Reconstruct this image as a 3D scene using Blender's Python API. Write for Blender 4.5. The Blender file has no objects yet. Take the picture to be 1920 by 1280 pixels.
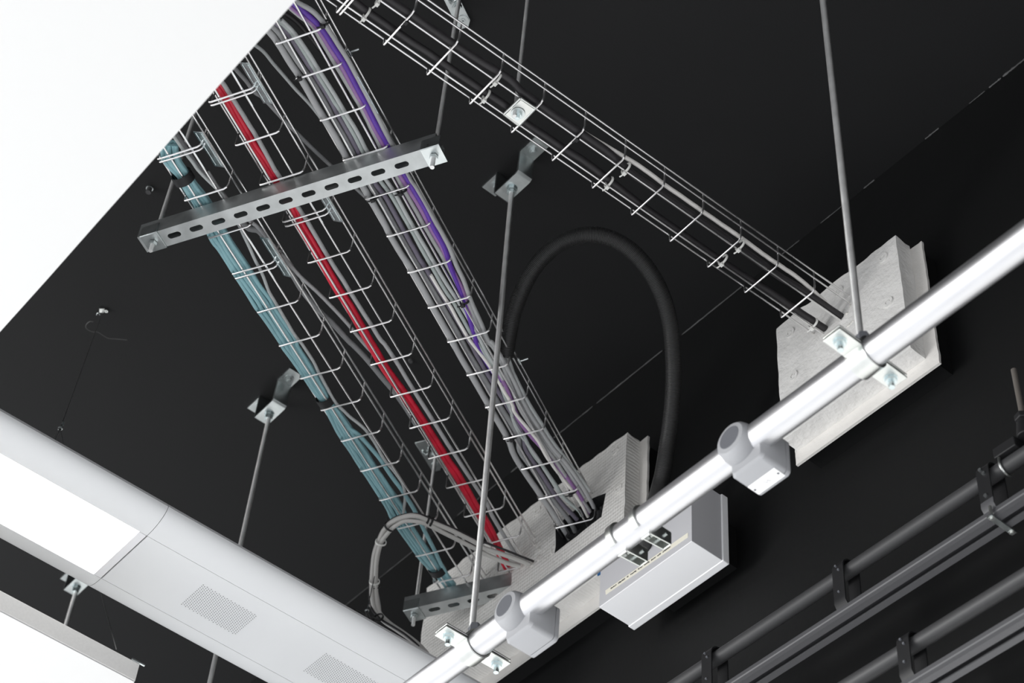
import bpy, math, random
from mathutils import Vector, Matrix, noise
random.seed(7)
C = bpy.context.scene.collection
SC = bpy.context.scene
R_ = math.radians

# ------------------------------------------------------------------ camera
FPX = 3621.04
def rotm(a, b, c):
    return Matrix.Rotation(a, 3, 'Z') @ Matrix.Rotation(b, 3, 'X') @ Matrix.Rotation(c, 3, 'Z')
RC = rotm(-2.18959812, 2.41268785, 0.0975895)
EYE = Vector((0, 0, 1.6))
cam = bpy.data.cameras.new('camera'); camo = bpy.data.objects.new('camera', cam); C.objects.link(camo)
camo.matrix_world = Matrix.Translation(EYE) @ RC.to_4x4()
cam.sensor_fit = 'HORIZONTAL'; cam.sensor_width = 36; cam.lens = 36 * FPX / 1920
cam.clip_start = .05; cam.clip_end = 100
cam.dof.use_dof = True; cam.dof.focus_distance = 3.75; cam.dof.aperture_fstop = 5.6
SC.camera = camo

# ------------------------------------------------------------------ light
w = bpy.data.worlds.new('world'); SC.world = w; w.use_nodes = True
bg = w.node_tree.nodes['Background']; bg.inputs[0].default_value = (.95, .97, 1, 1); bg.inputs[1].default_value = 1.2
def area(name, loc, aim, size, power, col=(1, 1, 1)):
    l = bpy.data.lights.new(name, 'AREA'); l.shape = 'RECTANGLE'; l.size, l.size_y = size; l.energy = power; l.color = col
    o = bpy.data.objects.new(name, l); C.objects.link(o); o.location = EYE + Vector(loc)
    d = Vector(aim) - Vector(loc); o.rotation_euler = d.to_track_quat('-Z', 'Y').to_euler(); return o
area('window_daylight', (5.2, 4.5, .2), (2.2, -1.5, 2.8), (4.5, 2.6), 430, (1, .99, .97))
#area('side_daylight', (-2.5, 2.5, -1.0), (2.0, -1.5, 2.8), (3.0, 3.0), 25, (.96, .98, 1))
SC.view_settings.view_transform = 'Standard'; SC.view_settings.look = 'None'
SC.view_settings.exposure = 0.0; SC.view_settings.gamma = 1; SC.view_settings.use_curve_mapping = False

# ------------------------------------------------------------------ projection helpers (measurements -> metres)
def ray(x, y): return RC @ Vector(((x - 960) / FPX, -(y - 640) / FPX, -1.0))
def at(x, y, h): d = ray(x, y); return EYE + d * (h / d.z)          # point at height h above the eye
def aty(x, y, yy): d = ray(x, y); return EYE + d * (yy / d.y)       # point on the vertical plane y = yy
def P(x, y, z): return EYE + Vector((x, y, z))                       # eye-relative metres
def T(ox, oy, pts, s=4.0): return [(ox + x / s, oy + y / s) for x, y in pts]
CEIL = 3.55; WALL = -2.13; TZ = 3.03

# ------------------------------------------------------------------ materials
def mat(name, col, rough=.5, metal=0., spec=.5, noise_amt=0, noise_scale=30, bump=0, bump_scale=60, emit=None, stretch=None, weave=0, scratch=0):
    m = bpy.data.materials.new(name); m.use_nodes = True; nt = m.node_tree; n = nt.nodes; L = nt.links
    b = n['Principled BSDF']; b.inputs['Base Color'].default_value = (*col, 1); b.inputs['Roughness'].default_value = rough
    b.inputs['Metallic'].default_value = metal; b.inputs['Specular IOR Level'].default_value = spec
    tc = n.new('ShaderNodeTexCoord'); src = tc.outputs['Object']
    if stretch:
        mp = n.new('ShaderNodeMapping'); mp.inputs['Scale'].default_value = stretch; L.new(src, mp.inputs[0]); src = mp.outputs[0]
    if noise_amt:
        t = n.new('ShaderNodeTexNoise'); t.inputs['Scale'].default_value = noise_scale; t.inputs['Detail'].default_value = 5; L.new(src, t.inputs[0])
        mr = n.new('ShaderNodeMapRange'); mr.inputs[1].default_value = .3; mr.inputs[2].default_value = .7
        mr.inputs[3].default_value = 1 - noise_amt; mr.inputs[4].default_value = 1 + noise_amt; L.new(t.outputs[0], mr.inputs[0])
        mx = n.new('ShaderNodeVectorMath'); mx.operation = 'SCALE'; mx.inputs[0].default_value = col; L.new(mr.outputs[0], mx.inputs['Scale'])
        L.new(mx.outputs[0], b.inputs['Base Color'])
        rr = n.new('ShaderNodeMapRange'); rr.inputs[3].default_value = max(0, rough - .08); rr.inputs[4].default_value = min(1, rough + .08)
        L.new(t.outputs[0], rr.inputs[0]); L.new(rr.outputs[0], b.inputs['Roughness'])
    if scratch:
        t = n.new('ShaderNodeTexNoise'); t.inputs['Scale'].default_value = 2.3; t.inputs['Detail'].default_value = 9; t.inputs['Roughness'].default_value = .75
        L.new(src, t.inputs[0]); mr = n.new('ShaderNodeMapRange'); mr.inputs[1].default_value = .63; mr.inputs[2].default_value = .78
        mr.inputs[3].default_value = 0; mr.inputs[4].default_value = scratch; L.new(t.outputs[0], mr.inputs[0])
        mx = n.new('ShaderNodeMix'); mx.data_type = 'RGBA'; mx.inputs[6].default_value = (*col, 1); mx.inputs[7].default_value = (.12, .12, .12, 1)
        L.new(mr.outputs[0], mx.inputs[0]); L.new(mx.outputs[2], b.inputs['Base Color'])
    h = None
    if bump:
        t = n.new('ShaderNodeTexNoise'); t.inputs['Scale'].default_value = bump_scale; t.inputs['Detail'].default_value = 4; L.new(src, t.inputs[0]); h = t.outputs[0]
    if weave:
        w1 = n.new('ShaderNodeTexWave'); w1.inputs['Scale'].default_value = 38; w1.inputs['Distortion'].default_value = 1.2; w1.bands_direction = 'X'; L.new(src, w1.inputs[0])
        w2 = n.new('ShaderNodeTexWave'); w2.inputs['Scale'].default_value = 30; w2.inputs['Distortion'].default_value = 1.5; w2.bands_direction = 'Z'; L.new(src, w2.inputs[0])
        ad = n.new('ShaderNodeMath'); ad.operation = 'ADD'; L.new(w1.outputs[1], ad.inputs[0]); L.new(w2.outputs[1], ad.inputs[1])
        ml = n.new('ShaderNodeMath'); ml.operation = 'MULTIPLY'; ml.inputs[1].default_value = weave; L.new(ad.outputs[0], ml.inputs[0])
        if h:
            a2 = n.new('ShaderNodeMath'); a2.operation = 'ADD'; L.new(ml.outputs[0], a2.inputs[0]); L.new(h, a2.inputs[1]); h = a2.outputs[0]
        else: h = ml.outputs[0]
    if h:
        bp = n.new('ShaderNodeBump'); bp.inputs['Strength'].default_value = max(bump, .3 if weave else 0); bp.inputs['Distance'].default_value = .003
        L.new(h, bp.inputs['Height']); L.new(bp.outputs[0], b.inputs['Normal'])
    if emit:
        b.inputs['Emission Color'].default_value = (*emit[0], 1); b.inputs['Emission Strength'].default_value = emit[1]
    return m
def thread_mat(name, col, rough):
    m = mat(name, col, rough, 1.0, noise_amt=.12, noise_scale=25)
    n = m.node_tree.nodes; L = m.node_tree.links
    tc = n.new('ShaderNodeTexCoord'); wv = n.new('ShaderNodeTexWave'); wv.bands_direction = 'Z'; wv.inputs['Scale'].default_value = 180
    L.new(tc.outputs['Object'], wv.inputs[0]); bp = n.new('ShaderNodeBump'); bp.inputs['Strength'].default_value = .5; bp.inputs['Distance'].default_value = .001
    L.new(wv.outputs[1], bp.inputs['Height']); L.new(bp.outputs[0], n['Principled BSDF'].inputs['Normal']); return m
M = dict(
    ceiling=mat('black_ceiling_paint', (.0135, .0138, .0143), .75, spec=.25, noise_amt=.06, noise_scale=3, bump=.15, bump_scale=220),
    wall=mat('black_wall_paint', (.0050, .0052, .0054), .65, spec=.22, bump=.25, bump_scale=40, scratch=.12),
    greywall=mat('grey_wall_paint', (.55, .55, .56), .8),
    lowwall=mat('white_wall_paint', (.90, .90, .89), .8),
    caulk=mat('grey_caulk', (.10, .10, .10), .6, noise_amt=.5, noise_scale=14, bump=.5, bump_scale=120),
    wire=mat('electro_zinc_wire', (.84, .83, .83), .30, 1.0, noise_amt=.06, noise_scale=60),
    galv=mat('galvanised_steel', (.50, .52, .52), .45, 1.0, noise_amt=.16, noise_scale=22, bump=.06, bump_scale=90),
    zinc=mat('bright_zinc_plate', (.62, .66, .66), .30, 1.0, noise_amt=.1, noise_scale=40),
    bluezinc=mat('blue_zinc_hardware', (.66, .74, .75), .25, 1.0, noise_amt=.08, noise_scale=60),
    rod=thread_mat('threaded_zinc', (.80, .80, .79), .42),
    alu=mat('brushed_aluminium_pipe', (.74, .74, .755), .40, 1.0, noise_amt=.03, noise_scale=12, stretch=(1, 12, 12)),
    plate=mat('white_zinc_clamp', (.74, .755, .73), .32, 1.0, noise_amt=.05, noise_scale=30),
    block=mat('painted_fire_board', (.76, .745, .715), .8, noise_amt=.05, noise_scale=9, bump=.55, bump_scale=120, weave=.5),
    block2=mat('painted_fire_board_worn', (.76, .75, .73), .75, noise_amt=.06, noise_scale=14, bump=.8, bump_scale=85),
    trimp=mat('painted_board_edge', (.72, .70, .67), .75, noise_amt=.04, noise_scale=12, bump=.5, bump_scale=60),
    seal=mat('white_sealant', (.72, .70, .66), .6, bump=.8, bump_scale=90),
    foam=mat('black_foam', (.012, .012, .013), .9, bump=.8, bump_scale=90),
    white=mat('white_raft', (.655, .655, .65), .7),
    raftside=mat('raft_edge_felt', (.80, .79, .77), .9, noise_amt=.03, noise_scale=200),
    lum=mat('luminaire_paint', (.73, .74, .75), .45, spec=.4),
    seam=mat('shadow_gap', (.10, .10, .10), .7),
    hole=mat('perforation', (.12, .12, .125), .8),
    lamp=mat('lit_diffuser', (.9, .9, .9), .5, emit=((1, .99, .97), 3.2)),
    lampdim=mat('diffuser_frame', (.80, .80, .82), .4),
    plastic=mat('grey_plastic', (.35, .355, .37), .42),
    plastdark=mat('grey_plastic_cap', (.13, .135, .15), .42),
    boxm=mat('grey_enclosure', (.52, .52, .54), .45),
    boxlit=mat('lit_enclosure_base', (.93, .935, .95), .4),  # paler copy of the enclosure grey: light from below put into the colour
    whitep=mat('white_plastic', (.88, .88, .88), .4),
    cream=mat('cream_label', (.80, .77, .66), .6),
    ink=mat('ink', (.05, .05, .055), .6), inkp=mat('pale_ink', (.55, .55, .56), .6),
    blue=mat('blue_tag', (.02, .12, .32), .35),
    teal=mat('teal_cable', (.25, .45, .49), .55, noise_amt=.10, noise_scale=9),
    red=mat('red_cable', (.55, .010, .035), .45, noise_amt=.2, noise_scale=30),
    grey=mat('grey_cable', (.36, .365, .37), .5), greyd=mat('dark_grey_cable', (.25, .255, .26), .55),
    greyl=mat('light_grey_cable', (.42, .44, .44), .5), lgrn=mat('pale_green_grey_cable', (.36, .40, .39), .5),
    violet=mat('violet_cable', (.10, .03, .33), .45), purple=mat('purple_cable', (.27, .14, .33), .5), dimv=mat('dim_violet_cable', (.14, .125, .165), .55),
    loopc=mat('warm_pale_cable', (.50, .49, .47), .5),
    wcable=mat('white_cable', (.72, .70, .67), .5), bcable=mat('black_cable', (.02, .018, .02), .5),
    hose=mat('black_conduit', (.028, .028, .028), .42), tieb=mat('black_tie', (.008, .008, .009), .6), tiew=mat('natural_tie', (.74, .74, .71), .5),
    blackm=mat('black_powder_coat', (.010, .010, .011), .55), blackp=mat('black_pipe_paint', (.050, .050, .052), .5, spec=.4, bump=.15, bump_scale=60),
    rail=mat('dark_anodised_rail', (.085, .085, .09), .45, spec=.5), brown=mat('weathered_rod', (.22, .20, .18), .5, .6),
    wirecord=mat('steel_cord', (.10, .10, .10), .5, .5),
)

# ------------------------------------------------------------------ mesh builder
class MB:
    def __init__(s): s.v = []; s.f = []
    def add(s, vs, fs):
        o = len(s.v); s.v += [Vector(v) for v in vs]; s.f += [tuple(i + o for i in f) for f in fs]; return s
    def box(s, c, size, rot=None):
        c = Vector(c); hx, hy, hz = [k / 2 for k in size]
        vs = [Vector((x, y, z)) for x in (-hx, hx) for y in (-hy, hy) for z in (-hz, hz)]
        if rot is not None: vs = [rot @ v for v in vs]
        return s.add([c + v for v in vs], [(0, 1, 3, 2), (4, 6, 7, 5), (0, 4, 5, 1), (2, 3, 7, 6), (0, 2, 6, 4), (1, 5, 7, 3)])
    def cyl(s, a, b, r, r2=None, n=12, caps=True, ph=0):
        a = Vector(a); b = Vector(b); r2 = r if r2 is None else r2
        d = (b - a).normalized(); u = d.orthogonal().normalized(); w_ = d.cross(u)
        vs = []
        for c, rr in ((a, r), (b, r2)):
            for i in range(n):
                t = 2 * math.pi * i / n + ph; vs.append(c + (u * math.cos(t) + w_ * math.sin(t)) * rr)
        fs = [(i, (i + 1) % n, n + (i + 1) % n, n + i) for i in range(n)]
        if caps: fs += [tuple(range(n))[::-1], tuple(range(n, 2 * n))]
        return s.add(vs, fs)
    def tube(s, pts, r, n=8, caps=True, flat=1.0):
        pts = [Vector(p) for p in pts]; rs = r if isinstance(r, (list, tuple)) else [r] * len(pts)
        vs = []; up = None
        for i, p in enumerate(pts):
            d = (pts[min(i + 1, len(pts) - 1)] - pts[max(i - 1, 0)]).normalized()
            if up is None: up = d.orthogonal().normalized() if abs(d.z) > .95 else Vector((0, 0, 1)) - d * d.z
            up = (up - d * up.dot(d)).normalized(); w_ = d.cross(up)
            for k in range(n):
                t = 2 * math.pi * k / n; vs.append(p + (up * math.cos(t) * flat + w_ * math.sin(t)) * rs[i])
        m = len(pts); fs = []
        for i in range(m - 1):
            for k in range(n): fs.append((i * n + k, i * n + (k + 1) % n, (i + 1) * n + (k + 1) % n, (i + 1) * n + k))
        if caps: fs += [tuple(range(n))[::-1], tuple((m - 1) * n + k for k in range(n))]
        return s.add(vs, fs)
    def prism(s, poly, off):                       # closed planar polygon (3d) extruded by off
        n = len(poly); off = Vector(off); vs = [Vector(p) for p in poly] + [Vector(p) + off for p in poly]
        return s.add(vs, [tuple(range(n))[::-1], tuple(range(n, 2 * n))] + [(i, (i + 1) % n, n + (i + 1) % n, n + i) for i in range(n)])
    def ring(s, c, axis, r0, r1, h, n=24, a0=0, a1=360):   # annular band (partial allowed), h along axis
        c = Vector(c); axis = Vector(axis).normalized(); u = axis.orthogonal().normalized()
        if abs(axis.x) > .9: u = Vector((0, 1, 0))
        w_ = axis.cross(u); full = abs(a1 - a0) >= 359.9; m = n if full else n + 1; vs = []
        for i in range(m):
            t = R_(a0 + (a1 - a0) * i / n); e = u * math.cos(t) + w_ * math.sin(t)
            for rr, hh in ((r0, -h / 2), (r1, -h / 2), (r1, h / 2), (r0, h / 2)): vs.append(c + e * rr + axis * hh)
        fs = []
        for i in range(n):
            j = (i + 1) % m
            for k in range(4): fs.append((i * 4 + k, j * 4 + k, j * 4 + (k + 1) % 4, i * 4 + (k + 1) % 4))
        if not full: fs += [(0, 1, 2, 3), ((m - 1) * 4 + 3, (m - 1) * 4 + 2, (m - 1) * 4 + 1, (m - 1) * 4)]
        return s.add(vs, fs)
    def hexnut(s, c, h, r, hole=True): return s.cyl(Vector(c) - Vector((0, 0, h / 2)), Vector(c) + Vector((0, 0, h / 2)), r, n=6)
    def build(s, name, m, parent=None, smooth=35, bevel=0, label=None, origin=None, kind=None):
        # parts are stored in their parent's local space (parent empties are unrotated)
        if parent is not None: o0 = world_loc(parent)
        elif origin is not None: o0 = Vector(origin)
        else:
            o0 = Vector((sum(v.x for v in s.v), sum(v.y for v in s.v), 0)) / len(s.v); o0.z = min(v.z for v in s.v)
        me = bpy.data.meshes.new(name); me.from_pydata([v - o0 for v in s.v], [], s.f); me.update()
        import bmesh
        bm = bmesh.new(); bm.from_mesh(me); bmesh.ops.recalc_face_normals(bm, faces=bm.faces); bm.to_mesh(me); bm.free()
        if smooth: me.shade_smooth(); me.set_sharp_from_angle(angle=R_(smooth))
        me.materials.append(m); o = bpy.data.objects.new(name, me); C.objects.link(o)
        if parent is not None: o.parent = parent
        else: o.location = o0
        if bevel:
            b = o.modifiers.new('bevel', 'BEVEL'); b.width = bevel; b.segments = 3; b.limit_method = 'ANGLE'; b.angle_limit = R_(40)
        if label: o['label'] = label
        if kind: o['kind'] = kind
        return o
def world_loc(o):
    p = Vector(o.location)
    while o.parent: o = o.parent; p += Vector(o.location)
    return p
def thing(name, label, cat, loc, group=None):
    o = bpy.data.objects.new(name, None); C.objects.link(o); o.location = loc; o.empty_display_size = .03
    o['label'] = label; o['category'] = cat
    if group: o['group'] = group
    return o
def tag(o, label, cat, group=None):
    o['label'] = label; o['category'] = cat
    if group: o['group'] = group
    return o
def struct(o): o['kind'] = 'structure'; return o
def boolean(o, cutters):
    for c in cutters:
        md = o.modifiers.new('cut', 'BOOLEAN'); md.object = c; md.operation = 'DIFFERENCE'; md.solver = 'EXACT'
    bpy.context.view_layer.update()
    dg = bpy.context.evaluated_depsgraph_get(); me = bpy.data.meshes.new_from_object(o.evaluated_get(dg))
    o.modifiers.clear(); old = o.data; o.data = me
    for c in cutters: bpy.data.objects.remove(c)
def catmull(p, k=6):
    p = [Vector(q) for q in p]; p = [p[0] * 2 - p[1]] + p + [p[-1] * 2 - p[-2]]; out = []
    for i in range(1, len(p) - 2):
        for j in range(k):
            t = j / k; a, b, c, d = p[i - 1:i + 3]
            out.append(.5 * ((2 * b) + (c - a) * t + (2 * a - 5 * b + 4 * c - d) * t * t + (3 * b - a - 3 * c + d) * t ** 3))
    out.append(p[-2]); return out

# ================================================================== STRUCTURE
m_ = MB(); m_.box(P(1.5, 1.2, CEIL + .1), (12, 2 * (1.2 - WALL) + .0, .2)); struct(m_.build('ceiling', M['ceiling'], smooth=0))
m_ = MB(); m_.box(P(1.5, WALL - .1, (CEIL + 1.90) / 2), (12, .2, CEIL - 1.90)); struct(m_.build('wall_back', M['wall'], smooth=0))
m_ = MB(); m_.box(P(1.5, WALL - .1, .15), (12, .2, 3.5)); struct(m_.build('wall_lower', M['lowwall'], smooth=0))
m_ = MB(); m_.box(P(-1.5, .4, 1.0), (.2, 5.06, 5.1)); struct(m_.build('wall_right_light_block', M['greywall'], smooth=0))  # unseen wall, added to hold back light and darken right-hand faces
# caulk bead in the ceiling joint, broken into dabs
mb = MB(); x = .9
segs = [(1039, 820, 1112, 764, .0020), (1120, 757, 1243, 657, .0026), (1280, 632, 1392, 540, .0026), (1466, 484, 1500, 457, .0016), (1540, 425, 1580, 392, .0016), (1622, 362, 1642, 348, .0028),
        (1737, 268, 1762, 248, .0028), (1820, 205, 1850, 183, .0018), (1858, 175, 1880, 158, .0030), (1884, 155, 1935, 112, .0036), (960, 880, 978, 868, .0024), (640, 1130, 790, 1018, .0010), (860, 955, 940, 893, .0014)]
for x0, y0, x1, y1, r in segs:
    a = aty(x0, y0, WALL); b = aty(x1, y1, WALL); a.z = b.z = 1.6 + CEIL - .002; a.y = b.y = WALL + .002
    n = 14; mb.tube([a.lerp(b, i / n) + Vector((0, 0, noise.noise(Vector((i * .9, x0, 0))) * .0015)) for i in range(n + 1)],
                    [r * (.45 + .75 * abs(noise.noise(Vector((i * .7, x1, 3))))) for i in range(n + 1)], n=6)
struct(mb.build('trim_1', M['caulk']))

# ================================================================== FIRE BLOCKS
def fire_block(name, label, x0, x1, x0b, x1b, zt, zb, material, flange, hole=None, washers=(), yf=-2.03):
    root = thing(name, label, 'fire collar', P((x0 + x1) / 2, WALL, zb))
    yb = -2.073; nx, ny, nz = int((x1 - x0) / .011), 7, int((zt - zb) / .011)
    def pos(i, j, k):
        a, b, c = i / nx, j / ny, k / nz
        y = yf + (yb - yf) * b
        xl = x0 + (x0b - x0) * b; xr = x1 + (x1b - x1) * b; zl = zb
        x = xl + (xr - xl) * a; z = zl + (zt - zl) * c
        e = 1.0
        p = Vector((x, y, z)); q = p * 28
        d = Vector((noise.noise(q), noise.noise(q + Vector((9, 3, 1))) * .5, noise.noise(q + Vector((2, 7, 5)))))
        s_ = .0024 + (.0035 if k == nz else 0)
        if 0 < i < nx and 0 < k < nz: d = Vector((0, d.y, 0))
        return EYE + p + d * s_
    vs = []; idx = {}; fs = []
    def vid(i, j, k):
        if (i, j, k) not in idx: idx[(i, j, k)] = len(vs); vs.append(pos(i, j, k))
        return idx[(i, j, k)]
    for i in range(nx):
        for k in range(nz):
            for j in (0, ny): fs.append((vid(i, j, k), vid(i + 1, j, k), vid(i + 1, j, k + 1), vid(i, j, k + 1)))
    for i in range(nx):
        for j in range(ny):
            for k in (0, nz): fs.append((vid(i, j, k), vid(i + 1, j, k), vid(i + 1, j + 1, k), vid(i, j + 1, k)))
    for j in range(ny):
        for k in range(nz):
            for i in (0, nx): fs.append((vid(i, j, k), vid(i, j + 1, k), vid(i, j + 1, k + 1), vid(i, j, k + 1)))
    b = MB(); b.add(vs, fs); o = b.build('board_casing', material, root, smooth=50)
    if hole:
        hx0, hx1, hz0, hz1 = hole
        poly = [P(hx0, 0, hz0 + .004), P(hx0 - .012, 0, hz1 - .01), P(hx0 + .03, 0, hz1 + .004), P(hx0 + .09, 0, hz1 + .012), P(hx1 - .02, 0, hz1 + .008), P(hx1, 0, hz1), P(hx1 - .004, 0, hz0 + .02), P(hx1 - .002, 0, hz0)]
        poly = [Vector((p.x, yf + .03, p.z)) for p in poly]
        c_ = MB(); c_.prism(poly, (0, -.062, 0)); co = c_.build('cutter', M['foam'], root, smooth=0)
        boolean(o, [co])
        o.data.materials.append(M['foam'])
        for p_ in o.data.polygons:
            c3 = world_loc(root) + p_.center - EYE
            if hx0 - .016 < c3.x < hx1 + .003 and hz0 - .003 < c3.z < hz1 + .015 and c3.y < yf - .003 and c3.y > -2.066: p_.material_index = 1
        f = MB(); f.box(P((hx0 + hx1) / 2, yf - .034, (hz0 + hz1) / 2 + .003), (hx1 - hx0 - .001 + .02, .006, hz1 - hz0 + .016)); f.build('black_filler', M['foam'], root)
        for q in range(9):
            f = MB()
            xx = hx0 + .01 + random.random() * .03 if q < 6 else hx0 + .1 + random.random() * .06
            f.cyl(P(xx, yf - .034, hz1 - .025 - random.random() * .05), P(xx + .004, yf - .012 - random.random() * .02, hz1 - .02 - random.random() * .05), .012, .007, n=7)
            f.build('foam_chunk', M['foam'], root)
    # thin pattress flange on a black backing pad against the wall
    fx0, fx1, fz0, fz1 = flange
    n_ = 46; b = MB(); vs = []
    def edge(p, q, ax):
        return [(p[0] + (q[0] - p[0]) * i / n_ + (noise.noise(Vector((i * .5, q[0] * 9, q[1] * 7))) * .0022 if ax == 0 else 0), p[1] + (q[1] - p[1]) * i / n_ + (noise.noise(Vector((i * .5, q[0] * 5, 3))) * .003 if ax == 1 else 0)) for i in range(n_)]
    loop = edge((fx0, fz0), (fx1, fz0), 2) + edge((fx1, fz0), (fx1, fz1), 0) + edge((fx1, fz1), (fx0, fz1), 1) + edge((fx0, fz1), (fx0, fz0), 0)
    b.prism([P(x, -2.073, z) for x, z in loop], (0, -.006, 0)); b.build('pattress_flange', M['trimp'], root, smooth=0)
    b = MB(); b.box(P((fx0 + fx1) / 2, -2.1045, (fz0 + fz1) / 2 + .004), (fx1 - fx0 - .03, .051, fz1 - fz0 - .03)); b.build('backing_pad', M['wall'], root, smooth=0)
    for (px, py) in washers:
        p = aty(px, py, yf)
        g = MB(); g.ring(p + Vector((0, .0015, 0)), (0, 1, 0), .006, .0125, .003, n=20); g.cyl(p + Vector((0, .0, 0)), p + Vector((0, .0025, 0)), .006, .0045, n=12)
        g.build('fixing_washer', material, root, label='round sunken fixing washer painted over')
    return root
blk2 = fire_block('fire_collar', 'off-white painted fire board casing where the small tray with black cables ends, right', 1.534, 1.880, 1.534, 1.880, 3.160, 2.814, M['block2'], (1.5036, 1.886, 2.778, 3.150),
    washers=[(1656, 484), (1666, 567), (1482, 624), (1488, 705), (1573, 546)])
blk1 = fire_block('fire_collar', 'long off-white fire board casing behind the pipe, with a black notch for cables', 2.362, 3.112, 2.362, 3.112, 3.200, 2.814, M['block'], (2.3376, 3.118, 2.778, 3.200),
    hole=(2.44, 2.604, 2.982, 3.062), washers=[(1153, 845), (1160, 916), (1008, 958)])
def blob(mbld, c, sx, sy, sz, seed):
    n, m = 14, 8; vs = []; fs = []
    for j in range(m + 1):
        for i in range(n):
            th = math.pi * j / m; ph = 2 * math.pi * i / n
            d = Vector((math.sin(th) * math.cos(ph), math.sin(th) * math.sin(ph), math.cos(th)))
            k = 1 + .35 * noise.noise(d * 2.2 + Vector((seed, 0, 0)))
            vs.append(Vector(c) + Vector((d.x * sx, d.y * sy, d.z * sz)) * k)
    for j in range(m):
        for i in range(n): fs.append((j * n + i, j * n + (i + 1) % n, (j + 1) * n + (i + 1) % n, (j + 1) * n + i))
    mbld.add(vs, fs)
for k, (px, py, sx, sz) in enumerate([(948, 1067, .020, .009), (965, 1064, .020, .008), (985, 1062, .018, .010), (1000, 1058, .016, .010), (1012, 1048, .010, .014), (1008, 1022, .004, .012), (1014, 1030, .004, .012), (1037, 1035, .006, .010), (1040, 1025, .005, .008), (870, 1140, .010, .006), (920, 1128, .012, .005), (1003, 1000, .004, .006), (914, 1073, .005, .005)]):
    b = MB(); blob(b, aty(px, py, -2.034), sx, .006, sz, k); b.build('sealant_lump', M['seal'], blk1, smooth=80)
for k, (px, py, sx, sz) in enumerate([(1597, 575, .004, .007), (1590, 590, .007, .004), (1600, 606, .010, .006), (1610, 612, .008, .006), (1594, 612, .010, .005), (1580, 618, .010, .005)]):
    b = MB(); blob(b, aty(px, py, -2.034), sx, .006, sz, k + 30); b.build('sealant_lump', M['seal'], blk2, smooth=80)

# ================================================================== SILVER PIPE AND ITS HARDWARE
PY, PZ, PR = -1.512, 2.141, .0238
b = MB(); b.cyl(P(-1.2, PY, PZ), P(4.6, PY, PZ), PR, n=48)
tag(b.build('silver_pipe', M['alu']), 'long thick silver aluminium pipe slung across the right foreground', 'pipe')
def pipe_clamp(x, label):
    r = thing('pipe_clamp', label, 'pipe clamp', P(x, PY, PZ - PR))
    b = MB()
    for a0, a1, dz in ((0, 180, .0012), (180, 360, -.0012)): b.ring(P(x, PY, PZ + dz), (1, 0, 0), PR + .0004, PR + .0034, .034, n=20, a0=a0, a1=a1)
    b.build('saddle_band', M['plate'], r)
    for s in (-1, 1):
        b = MB()
        for dz in (.0032, -.0032): b.box(P(x, PY + s * (PR + .0245), PZ + dz), (.034, .046, .0034))
        b.build('ear', M['plate'], r, bevel=.0008)
        b = MB(); c = P(x, PY + s * (PR + .030), PZ)
        b.cyl(c + Vector((0, 0, .006)), c + Vector((0, 0, .0125)), .0095, n=6); b.cyl(c - Vector((0, 0, .0048)), c - Vector((0, 0, .0062)), .0105, n=20)
        b.cyl(c - Vector((0, 0, .0062)), c - Vector((0, 0, .0125)), .0092, n=6); b.cyl(c - Vector((0, 0, .0125)), c - Vector((0, 0, .0245)), .0048, n=12)
        b.build('bolt', M['bluezinc'], r)
    b = MB(); b.cyl(P(x, PY, PZ + PR + .003), P(x, PY, PZ + PR + .020), .0125, n=6); b.cyl(P(x, PY, PZ + PR + .020), P(x, PY, PZ + PR + .026), .0105, n=6)
    b.build('boss_nut', M['plastdark'], r, label='dark nut joining the rod to the clamp')
pipe_clamp(2.150, 'zinc saddle clamp on the silver pipe beside the plain sensor, bottom centre')
pipe_clamp(1.226, 'zinc saddle clamp on the silver pipe in front of the right-hand fire collar')
def hook_clamp(x, label):
    r = thing('hook_clamp', label, 'hook clamp', P(x, PY, PZ - PR))
    b = MB(); b.ring(P(x, PY, PZ), (1, 0, 0), PR + .0002, PR + .0045, .013, n=30, a0=-60, a1=215); b.build('hook_band', M['plate'], r, bevel=.001)
    # hollow wedge jaw reaching back and down from the pipe
    b = MB(); y0, y1, z0, z1 = PY - .006, PY - .052, PZ - .024, PZ + .004
    for dx in (-.0085, .0085): b.prism([P(x + dx - .0012, y0, z0 - .003), P(x + dx - .0012, y1, z0 + .002), P(x + dx - .0012, y1, z1), P(x + dx - .0012, y0 - .012, z1)], (.0024, 0, 0))
    b.box(P(x, y1, (z0 + z1) / 2 + .001), (.019, .0024, z1 - z0 - .002)); b.box(P(x, (y0 + y1) / 2 - .008, z1), (.019, y0 - y1 - .016, .0024)); b.box(P(x, y0 + .0, z0 - .001), (.019, .003, .008))
    b.build('wedge_jaw', M['plate'], r, bevel=.0006)
    b = MB(); b.cyl(P(x - .014, PY - .040, PZ - .008), P(x + .013, PY - .040, PZ - .008), .0035, n=10); b.build('bolt', M['zinc'], r)
hook_clamp(1.768, 'bright hook clamp with a hollow wedge on the silver pipe, left one of the pair')
hook_clamp(1.712, 'bright hook clamp with a hollow wedge on the silver pipe, right one of the pair')
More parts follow.
